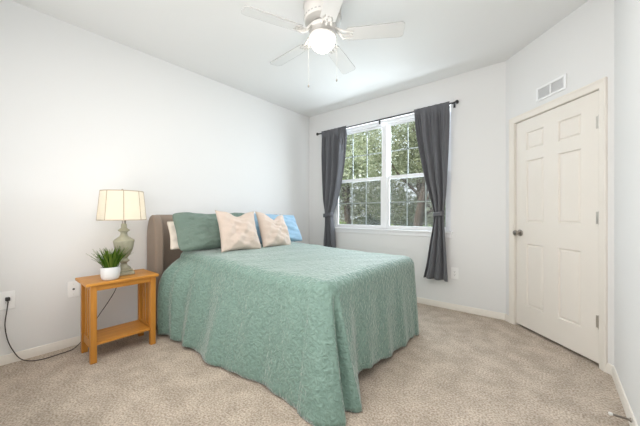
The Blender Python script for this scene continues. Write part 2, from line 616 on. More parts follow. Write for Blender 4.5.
# ---- window: twin single-hung unit
win = struct(empty('window_1', (0, 0, 0)))
FX = 0.045
MX0, MX1 = 1.325, 1.395
ym0, ym1 = 0.045, 0.115
f = B((WX0, WX0 + FX, ym0, ym1, WZ0, WZ1), (WX1 - FX, WX1, ym0, ym1, WZ0, WZ1), (WX0 + FX, WX1 - FX, ym0, ym1, WZ1 - 0.045, WZ1),
      (WX0 + FX, WX1 - FX, ym0, ym1, WZ0, WZ0 + 0.012), (MX0, MX1, ym0 - 0.008, ym1, WZ0 + 0.012, WZ1 - 0.045))
fr = link('window_frame', f, M_WHITE, win, smooth=False, bevel=0.003)
zm = 1.622
for (a, b) in ((WX0 + FX, MX0), (MX1, WX1 - FX)):
    for (z0, z1, y0, y1, upper) in ((zm - 0.02, WZ1 - 0.045, 0.085, 0.108, True), (WZ0 + 0.012, zm + 0.022, 0.055, 0.082, False)):
        st = 0.030
        rb, rt = (0.042, 0.026) if upper else (0.032, 0.042)
        sash = link('sash', B((a, a + st, y0, y1, z0, z1), (b - st, b, y0, y1, z0, z1), (a + st, b - st, y0, y1, z0, z0 + rb), (a + st, b - st, y0, y1, z1 - rt, z1)), M_WHITE, win, smooth=False, bevel=0.002)
        gx0, gx1, gz0, gz1 = a + st, b - st, z0 + rb, z1 - rt
        ymid = (y0 + y1) / 2
        link('pane', B((gx0 - 0.004, gx1 + 0.004, ymid - 0.002, ymid + 0.002, gz0 - 0.004, gz1 + 0.004)), M_GLASS, sash, smooth=False)
        mb = bmesh.new()
        w = 0.0075
        for q in (1, 2):
            x = gx0 + (gx1 - gx0) * q / 3
            box(mb, x - w, x + w, ymid + 0.004, ymid + 0.009, gz0, gz1)
        zz = (gz0 + gz1) / 2
        box(mb, gx0, gx1, ymid + 0.004, ymid + 0.009, zz - w, zz + w)
        link('muntin_grille', mb, M_MUNTIN, sash, smooth=False)
        if not upper:
            link('sash_lock', B(((gx0 + gx1) / 2 - 0.03, (gx0 + gx1) / 2 + 0.03, y0 - 0.012, y0, z1 - 0.016, z1 - 0.004)), M_WHITE, sash, bevel=0.003)
    link('insect_screen', B((a, b, 0.1115, 0.1125, WZ0 + 0.012, zm)), M_SCREEN, win, smooth=False)
sill = B((WX0 - 0.02, WX1 + 0.02, -0.035, ym0, WZ0 - 0.022, WZ0))
box(sill, WX0 - 0.005, WX1 + 0.005, -0.013, 0.0, WZ0 - 0.075, WZ0 - 0.022)
struct(link('trim_2', sill, M_WHITE, bevel=0.004, smooth=False))

# ================================================================ CURTAINS AND ROD
RY, RZ = -0.09, 2.393
rod = tag(empty('curtain_rod', (1.29, RY, RZ)), 'thin black curtain rod with ball finials above the window', 'curtain rod')
link('rod_tube', tube(bmesh.new(), [(-1.0, 0, 0), (0.02, 0, 0)], 0.0075, 12), M_BLACK, rod)
link('rod_tube', tube(bmesh.new(), [(0.0, 0, 0), (1.0, 0, 0)], 0.0095, 12), M_BLACK, rod)
for s in (-1, 1):
    link('finial', lathe(bmesh.new(), [(0.0, 0), (0.010, 0.0), (0.012, 0.008), (0.008, 0.012), (0.017, 0.018), (0.023, 0.030), (0.021, 0.042), (0.012, 0.050), (0, 0.052)], 16,
                          (s * 1.0, 0, 0), Matrix.Rotation(s * PI / 2, 4, 'Y')), M_BLACK, rod)
for x in (-0.985, 0.02, 0.985):
    k = bmesh.new()
    tube(k, [(x, -RY, 0.0), (x, 0.02, 0.0), (x, 0.004, -0.011), (x, -0.010, -0.009)], 0.0045, 8)
    box(k, x - 0.011, x + 0.011, -RY - 0.006, -RY, -0.03, 0.03)
    link('bracket', k, M_BLACK, rod)


def curtain(name, left, right, zlow, tie_z, folds, label, seed):
    rnd = random.Random(seed)
    c = tag(empty(name, (0, RY, 0)), label, 'curtain', 'curtains on the window rod')
    NU, ztop = 120, RZ + 0.022
    rows = [ztop - (ztop - zlow) * i / 70 for i in range(71)]
    ph = [rnd.uniform(-0.6, 0.6) for _ in range(6)]
    bm = bmesh.new()
    V = []
    for z in rows:
        L, Rr = lin(left, z), lin(right, z)
        wd = Rr - L
        row = []
        near = math.exp(-((z - tie_z) / 0.12) ** 2)
        for i in range(NU + 1):
            u = i / NU
            x = L + wd * u
            a = 0.013 + 0.020 * min(1, max(0, (RZ - z) / 0.35))
            a *= 1 - 0.35 * near
            p = 2 * PI * folds * u + ph[0] + 0.5 * math.sin(2.2 * z + ph[1] + 3 * u)
            top = math.exp(-((RZ - z) / 0.42) ** 2)
            y = a * (math.sin(p) + 0.3 * math.sin(2 * p + ph[2] + z) * top + 0.25 * math.sin(0.61 * p + ph[3])) + 0.011 * top * math.sin(2 * PI * 11 * u + ph[4] + 2 * math.sin(7 * u))
            # rounded bundle at the tie, and the pocket round the rod at the top
            y += -0.035 * near * math.sin(PI * u)
            if z > RZ - 0.016:
                y = -0.014 + 0.004 * math.sin(p * 2)
            else:
                t = min(1, (RZ - 0.016 - z) / 0.1)
                y = y * t + (-0.014) * (1 - t)
            y = min(y, 0.05)
            row.append(bm.verts.new((x + 0.006 * math.cos(p) * (1 - near), y, z)))
        V.append(row)
    for a, b in zip(V, V[1:]):
        for i in range(NU):
            bm.faces.new((a[i], a[i + 1], b[i + 1], b[i]))
    o = link('drape', bm, M_CURT, c, auto=180)
    s = o.modifiers.new('thick', 'SOLIDIFY')
    s.thickness = 0.003
    # tie-back band around the gathered cloth
    L, Rr = lin(left, tie_z), lin(right, tie_z)
    cx, rx, ry = (L + Rr) / 2, (Rr - L) / 2 + 0.004, 0.060
    tb = bmesh.new()
    N = 40
    rings = []
    for z in (-0.026, -0.013, 0.013, 0.026):
        k = 1.0 if abs(z) < 0.02 else 0.985
        rings.append([tb.verts.new((cx + rx * k * math.copysign(abs(math.cos(2 * PI * i / N)) ** 0.8, math.cos(2 * PI * i / N)), -0.016 + ry * k * math.copysign(abs(math.sin(2 * PI * i / N)) ** 0.8, math.sin(2 * PI * i / N)), tie_z + z + 0.012 * math.cos(2 * PI * i / N))) for i in range(N)])
    for a, b in zip(rings, rings[1:]):
        for i in range(N):
            tb.faces.new((a[i], a[(i + 1) % N], b[(i + 1) % N], b[i]))
    t = link('tie_back', tb, M_CURT, c, auto=60)
    s = t.modifiers.new('thick', 'SOLIDIFY')
    s.thickness = 0.004
    return c


curtain('curtain', [(0.36, 0.372), (0.66, 0.372), (1.1, 0.41), (1.35, 0.375), (1.9, 0.36), (2.45, 0.350)],
        [(0.30, 0.60), (0.66, 0.60), (0.9, 0.575), (1.1, 0.565), (1.22, 0.60), (1.5, 0.69), (1.85, 0.765), (2.15, 0.80), (2.45, 0.832)],
        0.34, 1.105, 3.4, 'charcoal curtain tied back at the side of the window beside the bed corner', 3)
curtain('curtain', [(0.34, 1.935), (0.5, 1.972), (0.75, 2.012), (0.95, 2.048), (1.12, 2.070), (1.30, 2.030), (1.5, 1.975), (1.75, 1.925), (2.0, 1.878), (2.2, 1.848), (2.45, 1.825)],
        [(0.34, 2.230), (0.6, 2.216), (0.9, 2.196), (1.12, 2.186), (1.35, 2.205), (1.7, 2.222), (2.1, 2.235), (2.45, 2.242)],
        0.345, 1.12, 3.0, 'charcoal curtain tied back beside the white wall outlet, its hem fully visible', 8)

# ================================================================ BED
bed = tag(empty('bed', (1.1, -1.6, 0)), 'full-size bed with a thick taupe upholstered headboard under a green spread', 'bed')
BO = Vector((1.1, -1.6, 0))


def rbox(x0, x1, y0, y1, z0, z1):
    return B((x0 - BO.x, x1 - BO.x, y0 - BO.y, y1 - BO.y, z0, z1))


BX0, BX1, BY0, BY1 = 0.26, 2.13, -2.27, -0.92
link('mattress', rbox(BX0, BX1, BY0, BY1, 0.42, 0.70), M_MATT, bed, bevel=0.05, seg=4)
link('box_spring', rbox(BX0, BX1, BY0 + 0.01, BY1 - 0.01, 0.20, 0.42), M_MATT, bed, bevel=0.02)
link('bed_frame', rbox(BX0, BX1 - 0.03, BY0 + 0.03, BY1 - 0.03, 0.16, 0.20), M_BLACK, bed, bevel=0.005)
for x in (0.35, 2.0):
    for y in (-2.15, -1.05):
        link('leg', rbox(x - 0.025, x + 0.025, y - 0.025, y + 0.025, 0.0, 0.16), M_BLACK, bed, bevel=0.005)
# headboard: padded panel with a rolled top, closed at each end by a round-topped wing
prof = [(0.02, 0.05), (0.115, 0.05), (0.125, 0.6)]
for i in range(0, 17):
    a = PI * i / 16
    prof.append((0.07 + 0.055 * math.cos(a), 1.06 + 0.055 * math.sin(a)))
prof.append((0.016, 0.6))
bm = bmesh.new()
prism(bm, [(x - BO.x, z) for x, z in prof], 'y', -2.40 - BO.y, -0.79 - BO.y)
head = link('headboard', bm, M_HEAD, bed, auto=50)
for (ya, yb) in ((-2.475, -2.395), (-0.795, -0.715)):
    wp = [(0.02, 0.05), (0.235, 0.05), (0.248, 0.5), (0.252, 0.80)]
    for i in range(0, 25):
        a = PI * i / 24
        wp.append((0.135 + 0.117 * math.cos(a), 0.86 + 0.253 * math.sin(a)))
    bm = bmesh.new()
    prism(bm, [(x - BO.x, z) for x, z in wp], 'y', ya - BO.y, yb - BO.y)
    wg = link('wing', bm, M_HEAD, head, bevel=0.022, seg=4, auto=50)

# ---- bedspread
SX0, SX1, SY0, SY1, SR = 0.27, 2.176, -2.30, -0.885, 0.125


def ztop(x, y):
    crown = 0.012 * (1 - ((y - (SY0 + SY1) / 2) / 0.7) ** 2)
    return 0.722 + 0.052 * max(0, min(1, (1.6 - x) / 1.4)) + crown


rnd = random.Random(4)
loop = []      # (x, y, nx, ny, flare, hem_z, side)
near_flare = [(0.42, 0.215), (0.50, 0.175), (0.58, 0.195), (0.70, 0.135), (0.8, 0.165), (1.0, 0.135), (1.2, 0.172), (1.4, 0.125), (1.55, 0.105), (1.72, 0.085), (1.9, 0.086), (2.051, 0.112)]
corner_flare = [(0, 0.112), (18, 0.145), (36, 0.180), (54, 0.186), (63, 0.178), (69, 0.11), (75, 0.095), (83, 0.14), (90, 0.158)]
foot_flare = [(-2.215, 0.155), (-2.17, 0.150), (-2.09, 0.105), (-2.03, 0.035), (-1.96, 0.012), (-1.84, 0.040), (-1.72, 0.022), (-1.56, 0.045), (-1.42, 0.020), (-1.28, 0.048), (-1.12, 0.020), (-0.99, 0.028)]
near_hem = [(0.42, 0.03), (0.7, 0.026), (1.0, 0.020), (1.6, 0.016), (1.9, 0.012), (2.07, 0.008)]
foot_hem = [(-2.215, 0.008), (-2.1, 0.012), (-2.02, 0.075), (-1.9, 0.085), (-1.5, 0.040), (-1.2, 0.030), (-0.99, 0.020)]
n1 = 150
for i in range(n1):
    x = SX0 + SR + (SX1 - SX0 - 2 * SR) * i / n1
    loop.append((x, SY0, 0, -1, lin(near_flare, x), lin(near_hem, x), 0))
for i in range(36):
    a = i / 36 * 90
    loop.append((SX1 - SR + SR * math.sin(R(a)), SY0 + SR - SR * math.cos(R(a)), math.sin(R(a)), -math.cos(R(a)), lin(corner_flare, a), 0.007, 1))
n3 = 140
for i in range(n3):
    y = SY0 + SR + (SY1 - SY0 - 2 * SR) * i / n3
    loop.append((SX1, y, 1, 0, lin(foot_flare, y), lin(foot_hem, y), 2))
for i in range(20):
    a = i / 20 * 90
    loop.append((SX1 - SR + SR * math.cos(R(a)), SY1 - SR + SR * math.sin(R(a)), math.cos(R(a)), math.sin(R(a)), 0.028 + 0.02 * math.sin(R(2 * a)), 0.012, 1))
for i in range(60):
    x = SX1 - SR - (SX1 - SX0 - 2 * SR) * i / 60
    loop.append((x, SY1, 0, 1, 0.06 + 0.03 * math.sin(9 * x), 0.03, 0))
for i in range(10):
    a = i / 10 * 90
    loop.append((SX0 + SR - SR * math.sin(R(a)), SY1 - SR + SR * math.cos(R(a)), -math.sin(R(a)), math.cos(R(a)), 0.0, 0.60, 3))
for i in range(40):
    y = SY1 - SR - (SY1 - SY0 - 2 * SR) * i / 40
    loop.append((SX0, y, -1, 0, 0.0, 0.62, 3))
for i in range(10):
    a = i / 10 * 90
    loop.append((SX0 + SR - SR * math.cos(R(a)), SY0 + SR - SR * math.sin(R(a)), -math.cos(R(a)), -math.sin(R(a)), 0.215 * (a / 90) ** 2, 0.60 - 0.57 * (a / 90), 3))
bm = bmesh.new()
rings = []
cxa, cxb, cyc = SX0 + 0.68, SX1 - 0.68, (SY0 + SY1) / 2
ER = 0.075
for t in (0.30, 0.42, 0.54, 0.65, 0.78, 0.88, 0.95, 1.0):
    ring = []
    for (x, y, nx, ny, fl, hz, sd) in loop:
        bx, by = x - nx * ER, y - ny * ER
        qx, qy = min(max(bx, cxa), cxb), cyc
        X, Y = qx + (bx - qx) * t, qy + (by - qy) * t
        wz = 0.003 * math.sin(11 * X + 3 * Y) * math.sin(7 * Y + 2 * X) + 0.002 * math.sin(23 * X - 17 * Y)
        ring.append(bm.verts.new((X, Y, ztop(X, Y) + wz)))
    rings.append(ring)
for a in (15, 30, 45, 60, 75):
    ring = []
    for (x, y, nx, ny, fl, hz, sd) in loop:
        o = ER * (math.sin(R(a)) - 1)
        ring.append(bm.verts.new((x + nx * o, y + ny * o, ztop(x, y) - ER * (1 - math.cos(R(a))))))
    rings.append(ring)
NV = 26
for j in range(NV + 1):
    v = j / NV
    ring = []
    for idx, (x, y, nx, ny, fl, hz, sd) in enumerate(loop):
        zt = ztop(x, y) - ER
        g = v ** 1.15 if sd != 1 else v ** 0.95
        if sd in (0, 3) and ny < 0:          # by the headboard wing the spread slumps outwards at once
            k = max(0, min(1, (0.95 - x) / 0.5))
            g = g * (1 - k) + k * min(1.06, (1 - math.exp(-v / 0.13)) * 1.06) * (1 - 0.12 * v)
        if sd == 1 and nx > 0 and ny < 0:    # crease beside the corner fold
            ang = math.degrees(math.atan2(nx, -ny))
            g -= 0.5 * math.exp(-((ang - 73) / 7) ** 2) * math.sin(PI * min(1, v * 1.0)) ** 0.8
        rip = 0
        if sd == 0:
            rip = 0.011 * math.sin(x * 17 + 1.5 * v) * v ** 0.7 + 0.004 * math.sin(x * 31 - 4 * v) * v
        elif sd == 2:
            rip = 0.005 * math.sin(y * 23 + 2.0 * v) * v + 0.003 * math.sin(y * 41 - 3 * v) * v
        ha = 0.004 * math.sin(idx * 0.21) + 0.003 * math.sin(idx * 0.47)
        off = fl * g + rip
        ring.append(bm.verts.new((x + nx * off, y + ny * off, max(0.004, zt + (hz + ha * (hz > 0.01) - zt) * v))))
    rings.append(ring)
n = len(loop)
for a, b in zip(rings, rings[1:]):
    for i in range(n):
        bm.faces.new((a[i], a[(i + 1) % n], b[(i + 1) % n], b[i]))
cf = bm.faces.new(rings[0])
bmesh.ops.triangulate(bm, faces=[cf])
sp = link('bedspread', bm, M_SPREAD, None, auto=180)
sp.modifiers.new('thick', 'SOLIDIFY').thickness = 0.006
tag(sp, 'sage green embossed bedspread draped over the bed down to the carpet', 'bedspread')


# ---- pillows
def pillow(name, w, h, t, loc, lean, yaw, m, label, cat, group=None, dip=0.0, ears=0.06, roll=0, seed=1, wrinkle=0.5, sag=0.0, rc=0.03):
    """stands on its lower edge: local x = width, z = height, y = thickness; lean tips it back"""
    rnd = random.Random(seed)
    p = [rnd.uniform(0, 6) for _ in range(8)]
    bm = bmesh.new()
    N = 48
    sides = []
    for s in (1, -1):
        g = []
        for i in range(N + 1):
            row = []
            u = -1 + 2 * i / N
            for k in range(N + 1):
                v = -1 + 2 * k / N
                x = w / 2 * u * (1 - ears * (1 - v * v))
                z = h / 2 * v * (1 - ears * (1 - u * u))
                if dip and v > -0.2:
                    z -= dip * math.exp(-((u - 0.05) / 0.38) ** 2) * ((v + 0.2) / 1.2) ** 1.5
                fat = max(0, (1 - u * u)) ** 0.42 * max(0, (1 - v * v)) ** 0.42
                wr = 0.010 * math.sin(5 * u + 4 * v + p[0]) + 0.007 * math.sin(9 * u - 7 * v + p[1]) + 0.005 * math.sin(16 * v + 6 * u + p[2])
                corner = abs(u * v) ** 2
                if s < 0 and wrinkle:
                    q = Vector((u * 2.2 + 3.1 * seed, v * 1.6, 0.7 * seed))
                    n1 = mnoise.noise(q + Vector((0, 0, 0.4 * mnoise.noise(q * 1.7))))
                    n2 = mnoise.noise(Vector((u * 3.0 - v * 3.2 + seed, u * 1.2 + v * 5.0, seed)))
                    ridge = (1 - abs(n2)) ** 4
                    wr -= wrinkle * (0.022 * n1 + 0.012 * ridge * (0.35 + 0.65 * max(abs(u), abs(v))))
                x *= 1 - rc * (u * v) ** 6
                z *= 1 - rc * (u * v) ** 6
                z -= sag * (1 - u * u) * max(0, v)
                y = s * t / 2 * fat * (1 - 0.15 * v) + wr * fat * (1 if s < 0 else 0.4) + 0.012 * corner * math.sin(3 * u + p[3])
                if dip:
                    y -= s * 0.25 * t * fat * math.exp(-((u - 0.05) / 0.3) ** 2) * max(0, v) ** 1.2
                row.append(bm.verts.new((x, y, z)))
            g.append(row)
        for i in range(N):
            for k in range(N):
                bm.faces.new((g[i][k], g[i + 1][k], g[i + 1][k + 1], g[i][k + 1]))
    bmesh.ops.remove_doubles(bm, verts=bm.verts[:], dist=0.0012)
    o = link(name, bm, m, auto=180)
    # lower edge sits at loc; width runs along world y (yaw 0), front faces +x
    Mx = Matrix.Translation(loc) @ Matrix.Rotation(PI / 2 + yaw, 4, 'Z') @ Matrix.Rotation(-lean, 4, 'X') @ Matrix.Rotation(roll, 4, 'Y') @ Matrix.Translation((0, 0, h / 2))
    o.matrix_world = Mx
    return tag(o, label, cat, group)


pillow('pillow', 0.72, 0.29, 0.12, (0.365, -2.03, 0.775), R(19), R(-3), M_CREAMP, 'cream pillow tucked between the headboard and the green sham', 'pillow', 'bed pillows', seed=2)
pillow('pillow', 0.86, 0.42, 0.19, (0.56, -1.965, 0.772), R(27), R(-2), M_SHAM, 'wide sage green sham pillow at the lamp side of the bed', 'pillow', 'bed pillows', seed=5, ears=0.04, wrinkle=2.2, sag=0.02, rc=0.09)
pillow('pillow', 0.80, 0.40, 0.17, (0.53, -1.115, 0.762), R(27), R(2), M_DAYTINT, 'sham pillow colored blue for daylight at the window side of the bed, mostly hidden', 'pillow', 'bed pillows', seed=7, ears=0.05, wrinkle=0.8, roll=R(2))
pillow('throw_pillow', 0.44, 0.44, 0.17, (0.78, -1.875, 0.750), R(23), R(-5), M_LAMPTINT, 'white throw pillow tinted for lamplight, leaning on the green sham', 'throw pillow', 'lamplight-tinted throw pillows', dip=0.045, seed=11, ears=0.10, rc=0, wrinkle=0.7, roll=R(2))
pillow('throw_pillow', 0.43, 0.43, 0.17, (0.79, -1.405, 0.745), R(25), R(4), M_LAMPTINT, 'white throw pillow tinted for lamplight, leaning on the daylight-tinted sham', 'throw pillow', 'lamplight-tinted throw pillows', dip=0.075, seed=14, ears=0.10, rc=0, roll=R(6), wrinkle=0.8)

# ================================================================ NIGHTSTAND
NX, NY = 0.355, -2.795
ns = tag(empty('nightstand', (NX, NY, 0)), 'narrow honey wood nightstand with slatted sides and low shelf', 'nightstand')
TZ = 0.605
link('tabletop', B((-0.185, 0.175, -0.255, 0.245, TZ - 0.022, TZ)), M_WOODY, ns, bevel=0.005, smooth=False)
hx, hy, q = 0.135, 0.205, 0.02
for sx in (-1, 1):
    for sy in (-1, 1):
        link('leg', B((sx * hx - q, sx * hx + q, sy * hy - q, sy * hy + q, 0, TZ - 0.022)), M_WOODZ, ns, bevel=0.003, smooth=False)
for sx in (-1, 1):
    link('apron', B((sx * hx - 0.009, sx * hx + 0.009, -hy + q, hy - q, TZ - 0.065, TZ - 0.022)), M_WOODY, ns, smooth=False, bevel=0.002)
for sy in (-1, 1):
    link('side_rail', B((-hx + q, hx - q, sy * hy - 0.010, sy * hy + 0.010, TZ - 0.065, TZ - 0.022)), M_WOODX, ns, smooth=False, bevel=0.002)
    link('side_rail', B((-hx + q, hx - q, sy * hy - 0.010, sy * hy + 0.010, 0.095, 0.160)), M_WOODX, ns, smooth=False, bevel=0.002)
    for k in (-1, 0, 1):
        link('slat', B((k * 0.063 - 0.014, k * 0.063 + 0.014, sy * hy - 0.006, sy * hy + 0.006, 0.160, TZ - 0.065)), M_WOODZ, ns, smooth=False, bevel=0.002)
link('shelf', B((-hx - 0.012, hx + 0.012, -hy + 0.021, hy - 0.021, 0.128, 0.148)), M_WOODY, ns, smooth=False, bevel=0.003)

# ---- table lamp
LX, LY = 0.318, -2.752
lampo = tag(empty('table_lamp', (LX, LY, TZ)), 'lit table lamp with sage urn base and paneled cream shade on the nightstand', 'lamp')
bm = bmesh.new()
prism(bm, [(-0.064, -0.064), (0.064, -0.064), (0.064, 0.064), (-0.064, 0.064)], 'z', 0.0, 0.028)
prism(bm, [(-0.053, -0.053), (0.053, -0.053), (0.053, 0.053), (-0.053, 0.053)], 'z', 0.028, 0.048)
link('lamp_base', bm, M_LAMP, lampo, bevel=0.006, smooth=False)
urn = [(0.050, 0.048), (0.052, 0.056), (0.044, 0.064), (0.028, 0.078), (0.022, 0.094), (0.026, 0.104), (0.040, 0.112), (0.042, 0.120), (0.034, 0.128), (0.027, 0.140),
       (0.032, 0.152), (0.046, 0.170), (0.060, 0.200), (0.069, 0.235), (0.074, 0.268), (0.077, 0.280), (0.077, 0.292), (0.070, 0.298), (0.052, 0.312), (0.034, 0.326), (0.026, 0.340),
       (0.024, 0.356), (0.030, 0.366), (0.042, 0.374), (0.043, 0.382), (0.030, 0.390), (0.022, 0.398), (0.020, 0.430), (0.017, 0.436), (0, 0.436)]
link('lamp_body', lathe(bmesh.new(), urn, 40), M_LAMP, lampo, auto=40)
link('socket', lathe(bmesh.new(), [(0.014, 0.436), (0.016, 0.45), (0.016, 0.50), (0, 0.50)], 16), M_NICKEL, lampo)
link('bulb', lathe(bmesh.new(), [(0.012, 0.50), (0.016, 0.525), (0.029, 0.565), (0.030, 0.585), (0.022, 0.61), (0, 0.618)], 20), M_BULB, lampo)
# harp
hp = bmesh.new()
tube(hp, [(0.0, 0.03 * 0 + math.sin(PI * i / 20) * 0.055 * 1, 0.45 + 0.26 * i / 20) for i in range(21)], 0.002, 6)
tube(hp, [(0.0, -math.sin(PI * i / 20) * 0.055, 0.45 + 0.26 * i / 20) for i in range(21)], 0.002, 6)
link('harp', hp, M_NICKEL, lampo)
# shade: eight panels with trim strips
Z0, Z1, RB, RT = 0.468, 0.712, 0.175, 0.153
SEG = 8
off = math.atan2(-3.57 - LY, 3.172 - LX) + R(3)


def shp(a, z):
    """panelled outline: slightly flattened between ribs"""
    k = (a - off) / (2 * PI / SEG)
    fr_ = k - math.floor(k)
    r = RB + (RT - RB) * (z - Z0) / (Z1 - Z0)
    r *= 1 - 0.028 * math.sin(PI * fr_)
    return (r * math.cos(a), r * math.sin(a), z)


bm = bmesh.new()
NS = 96
rows = []
for j in range(9):
    z = Z0 + (Z1 - Z0) * j / 8
    rows.append([bm.verts.new(shp(off + 2 * PI * i / NS, z)) for i in range(NS)])
for a, b in zip(rows, rows[1:]):
    for i in range(NS):
        bm.faces.new((a[i], a[(i + 1) % NS], b[(i + 1) % NS], b[i]))
shade = link('lamp_shade', bm, M_SHADE, lampo, auto=180)
tr = bmesh.new()
for z in (Z0, Z1):
    pts = [Vector(shp(off + 2 * PI * i / NS, z)) * 1.0 for i in range(NS + 1)]
    tube(tr, pts, 0.0040, 6, cap=False)
for k in range(SEG):
    a = off + 2 * PI * k / SEG
    tube(tr, [Vector(shp(a, Z0 + (Z1 - Z0) * j / 6)) for j in range(7)], 0.0034, 6)
link('shade_trim', tr, M_SHTRIM, shade)
sp3 = bmesh.new()
for k in range(3):
    a = off + 2 * PI * k / 3
    tube(sp3, [(0, 0, 0.710), (RT * 0.97 * math.cos(a), RT * 0.97 * math.sin(a), 0.710)], 0.0018, 6)
lathe(sp3, [(0.004, 0.705), (0.009, 0.712), (0.010, 0.724), (0.005, 0.733), (0, 0.734)], 12)
link('shade_spider', sp3, M_NICKEL, shade)
lb = lamp('bulb_light', 'POINT', (0, 0, 0.585), 10.5, (1.0, 0.74, 0.46), shadow_soft_size=0.03)
lb.parent = lampo
shade.location = (-0.009, -0.008, 0)
# cord: from behind the base, down the wall side of the nightstand, over the carpet to the outlet
cp = [(0.245, -2.745, 0.612), (0.19, -2.742, 0.614), (0.155, -2.741, 0.60), (0.150, -2.742, 0.56), (0.095, -2.752, 0.44), (0.055, -2.79, 0.34), (0.042, -2.87, 0.21), (0.060, -2.97, 0.06), (0.105, -3.05, 0.008), (0.125, -3.14, 0.006),
      (0.135, -3.22, 0.006), (0.105, -3.29, 0.006), (0.050, -3.345, 0.025), (0.030, -3.385, 0.10), (0.026, -3.412, 0.19), (0.026, -3.424, 0.30), (0.028, -3.415, 0.40), (0.032, -3.410, 0.455), (0.034, -3.410, 0.480)]
cr = []
for i in range(len(cp) - 1):
    P0, P1, P2, P3 = (Vector(cp[max(i - 1, 0)]), Vector(cp[i]), Vector(cp[i + 1]), Vector(cp[min(i + 2, len(cp) - 1)]))
    for s in range(8):
        t = s / 8
        cr.append(0.5 * ((2 * P1) + (P2 - P0) * t + (2 * P0 - 5 * P1 + 4 * P2 - P3) * t * t + (3 * P1 - P0 - 3 * P2 + P3) * t**3))
cr.append(Vector(cp[-1]))
for v in cr:
    v.z = max(v.z, 0.005)
lo = Vector((LX, LY, TZ))
cord = link('power_cord', tube(bmesh.new(), [v - lo for v in cr], 0.0033, 8), M_CORD, lampo)
pb = B((0.0075, 0.036, -3.423, -3.397, 0.474, 0.500))
for v in pb.verts:
    v.co -= lo
link('plug', pb, M_BLACK, cord, bevel=0.005)

# ---- potted plant
PX, PY = 0.452, -2.882
pot = tag(empty('potted_plant', (PX, PY, TZ)), 'small spiky green plant in a rounded white pot on the nightstand', 'plant')
link('pot', lathe(bmesh.new(), [(0, 0), (0.046, 0), (0.055, 0.005), (0.063, 0.030), (0.066, 0.065), (0.065, 0.090), (0.063, 0.099), (0.059, 0.100), (0.056, 0.094), (0, 0.086)], 36), M_POT, pot, auto=50)
link('soil', lathe(bmesh.new(), [(0, 0.082), (0.055, 0.084), (0.050, 0.091), (0.02, 0.095), (0, 0.095)], 20), M_SOIL, pot)
rnd = random.Random(21)
bm = bmesh.new()
for i in range(150):
    a = rnd.uniform(0, 2 * PI)
    r0 = 0.045 * math.sqrt(rnd.random())
    tilt = min(1.35, r0 / 0.045 * rnd.uniform(0.25, 0.85) + rnd.uniform(0, 0.15))
    L = rnd.uniform(0.11, 0.185)
    wv = rnd.uniform(0.004, 0.007)
    base = Vector((r0 * math.cos(a), r0 * math.sin(a), 0.088))
    d = Vector((math.cos(a + rnd.uniform(-0.5, 0.5)), math.sin(a + rnd.uniform(-0.5, 0.5)), 0))
    side = Vector((-d.y, d.x, 0))
    prev = None
    p = base.copy()
    for k in range(6):
        t = k / 5
        an = tilt * (0.55 + 0.65 * t)
        if k:
            p = p + (d * math.sin(an) + Vector((0, 0, math.cos(an)))) * (L / 5)
        wk = wv * (0.7 + 0.8 * t if t < 0.4 else 1.02 * (1 - t) / 0.6 + 0.04)
        nn = (d * math.cos(an) - Vector((0, 0, math.sin(an)))) * 0.0016
        cur = (bm.verts.new(p + side * wk), bm.verts.new(p + nn), bm.verts.new(p - side * wk))
        if prev:
            bm.faces.new((prev[0], prev[1], cur[1], cur[0]))
            bm.faces.new((prev[1], prev[2], cur[2], cur[1]))
        prev = cur
link('foliage', bm, M_PLANT, pot, auto=180)

# ================================================================ OUTLETS, VENT, DOOR STOP
def plate(name, M4, label, cat, kind):
    """local x right, z up, -y out of the wall"""
    o = tag(empty(name), label, cat, 'white wall plates')
    o.matrix_world = M4
    link('cover_plate', B((-0.041, 0.041, -0.007, -0.0005, -0.066, 0.066)), M_PLATE, o, bevel=0.0025)
    if kind == 'outlet':
        for s in (-1, 1):
            rc = link('receptacle', lathe(bmesh.new(), [(0, 0), (0.0165, 0), (0.0165, 0.0022), (0.0155, 0.003), (0, 0.003)], 24, (0, -0.0055, s * 0.0195), Matrix.Rotation(PI / 2, 4, 'X')), M_PLATE, o)
            sl = B((-0.0078, -0.0056, -0.0092, -0.0078, s * 0.0195 - 0.002, s * 0.0195 + 0.0065), (0.0056, 0.0078, -0.0092, -0.0078, s * 0.0195 - 0.001, s * 0.0195 + 0.0055))
            lathe(sl, [(0, 0), (0.0026, 0), (0.0026, 0.001), (0, 0.001)], 10, (0, -0.0082, s * 0.0195 - 0.0085), Matrix.Rotation(PI / 2, 4, 'X'))
            link('slots', sl, M_DARK, rc, smooth=False)
        link('screw', lathe(bmesh.new(), [(0, 0), (0.003, 0), (0.0025, 0.001), (0, 0.0012)], 10, (0, -0.006, 0), Matrix.Rotation(PI / 2, 4, 'X')), M_HINGE, o)
    else:
        link('jack', lathe(bmesh.new(), [(0, 0), (0.0085, 0), (0.0085, 0.004), (0.0055, 0.0045), (0.0055, 0.010), (0.0025, 0.010), (0, 0.008)], 12, (0, -0.0055, 0), Matrix.Rotation(PI / 2, 4, 'X')), M_DARK, o)
        for s in (-1, 1):
            link('screw', lathe(bmesh.new(), [(0, 0), (0.003, 0), (0.0025, 0.001), (0, 0.0012)], 10, (0, -0.006, s * 0.042), Matrix.Rotation(PI / 2, 4, 'X')), M_HINGE, o)
    return o


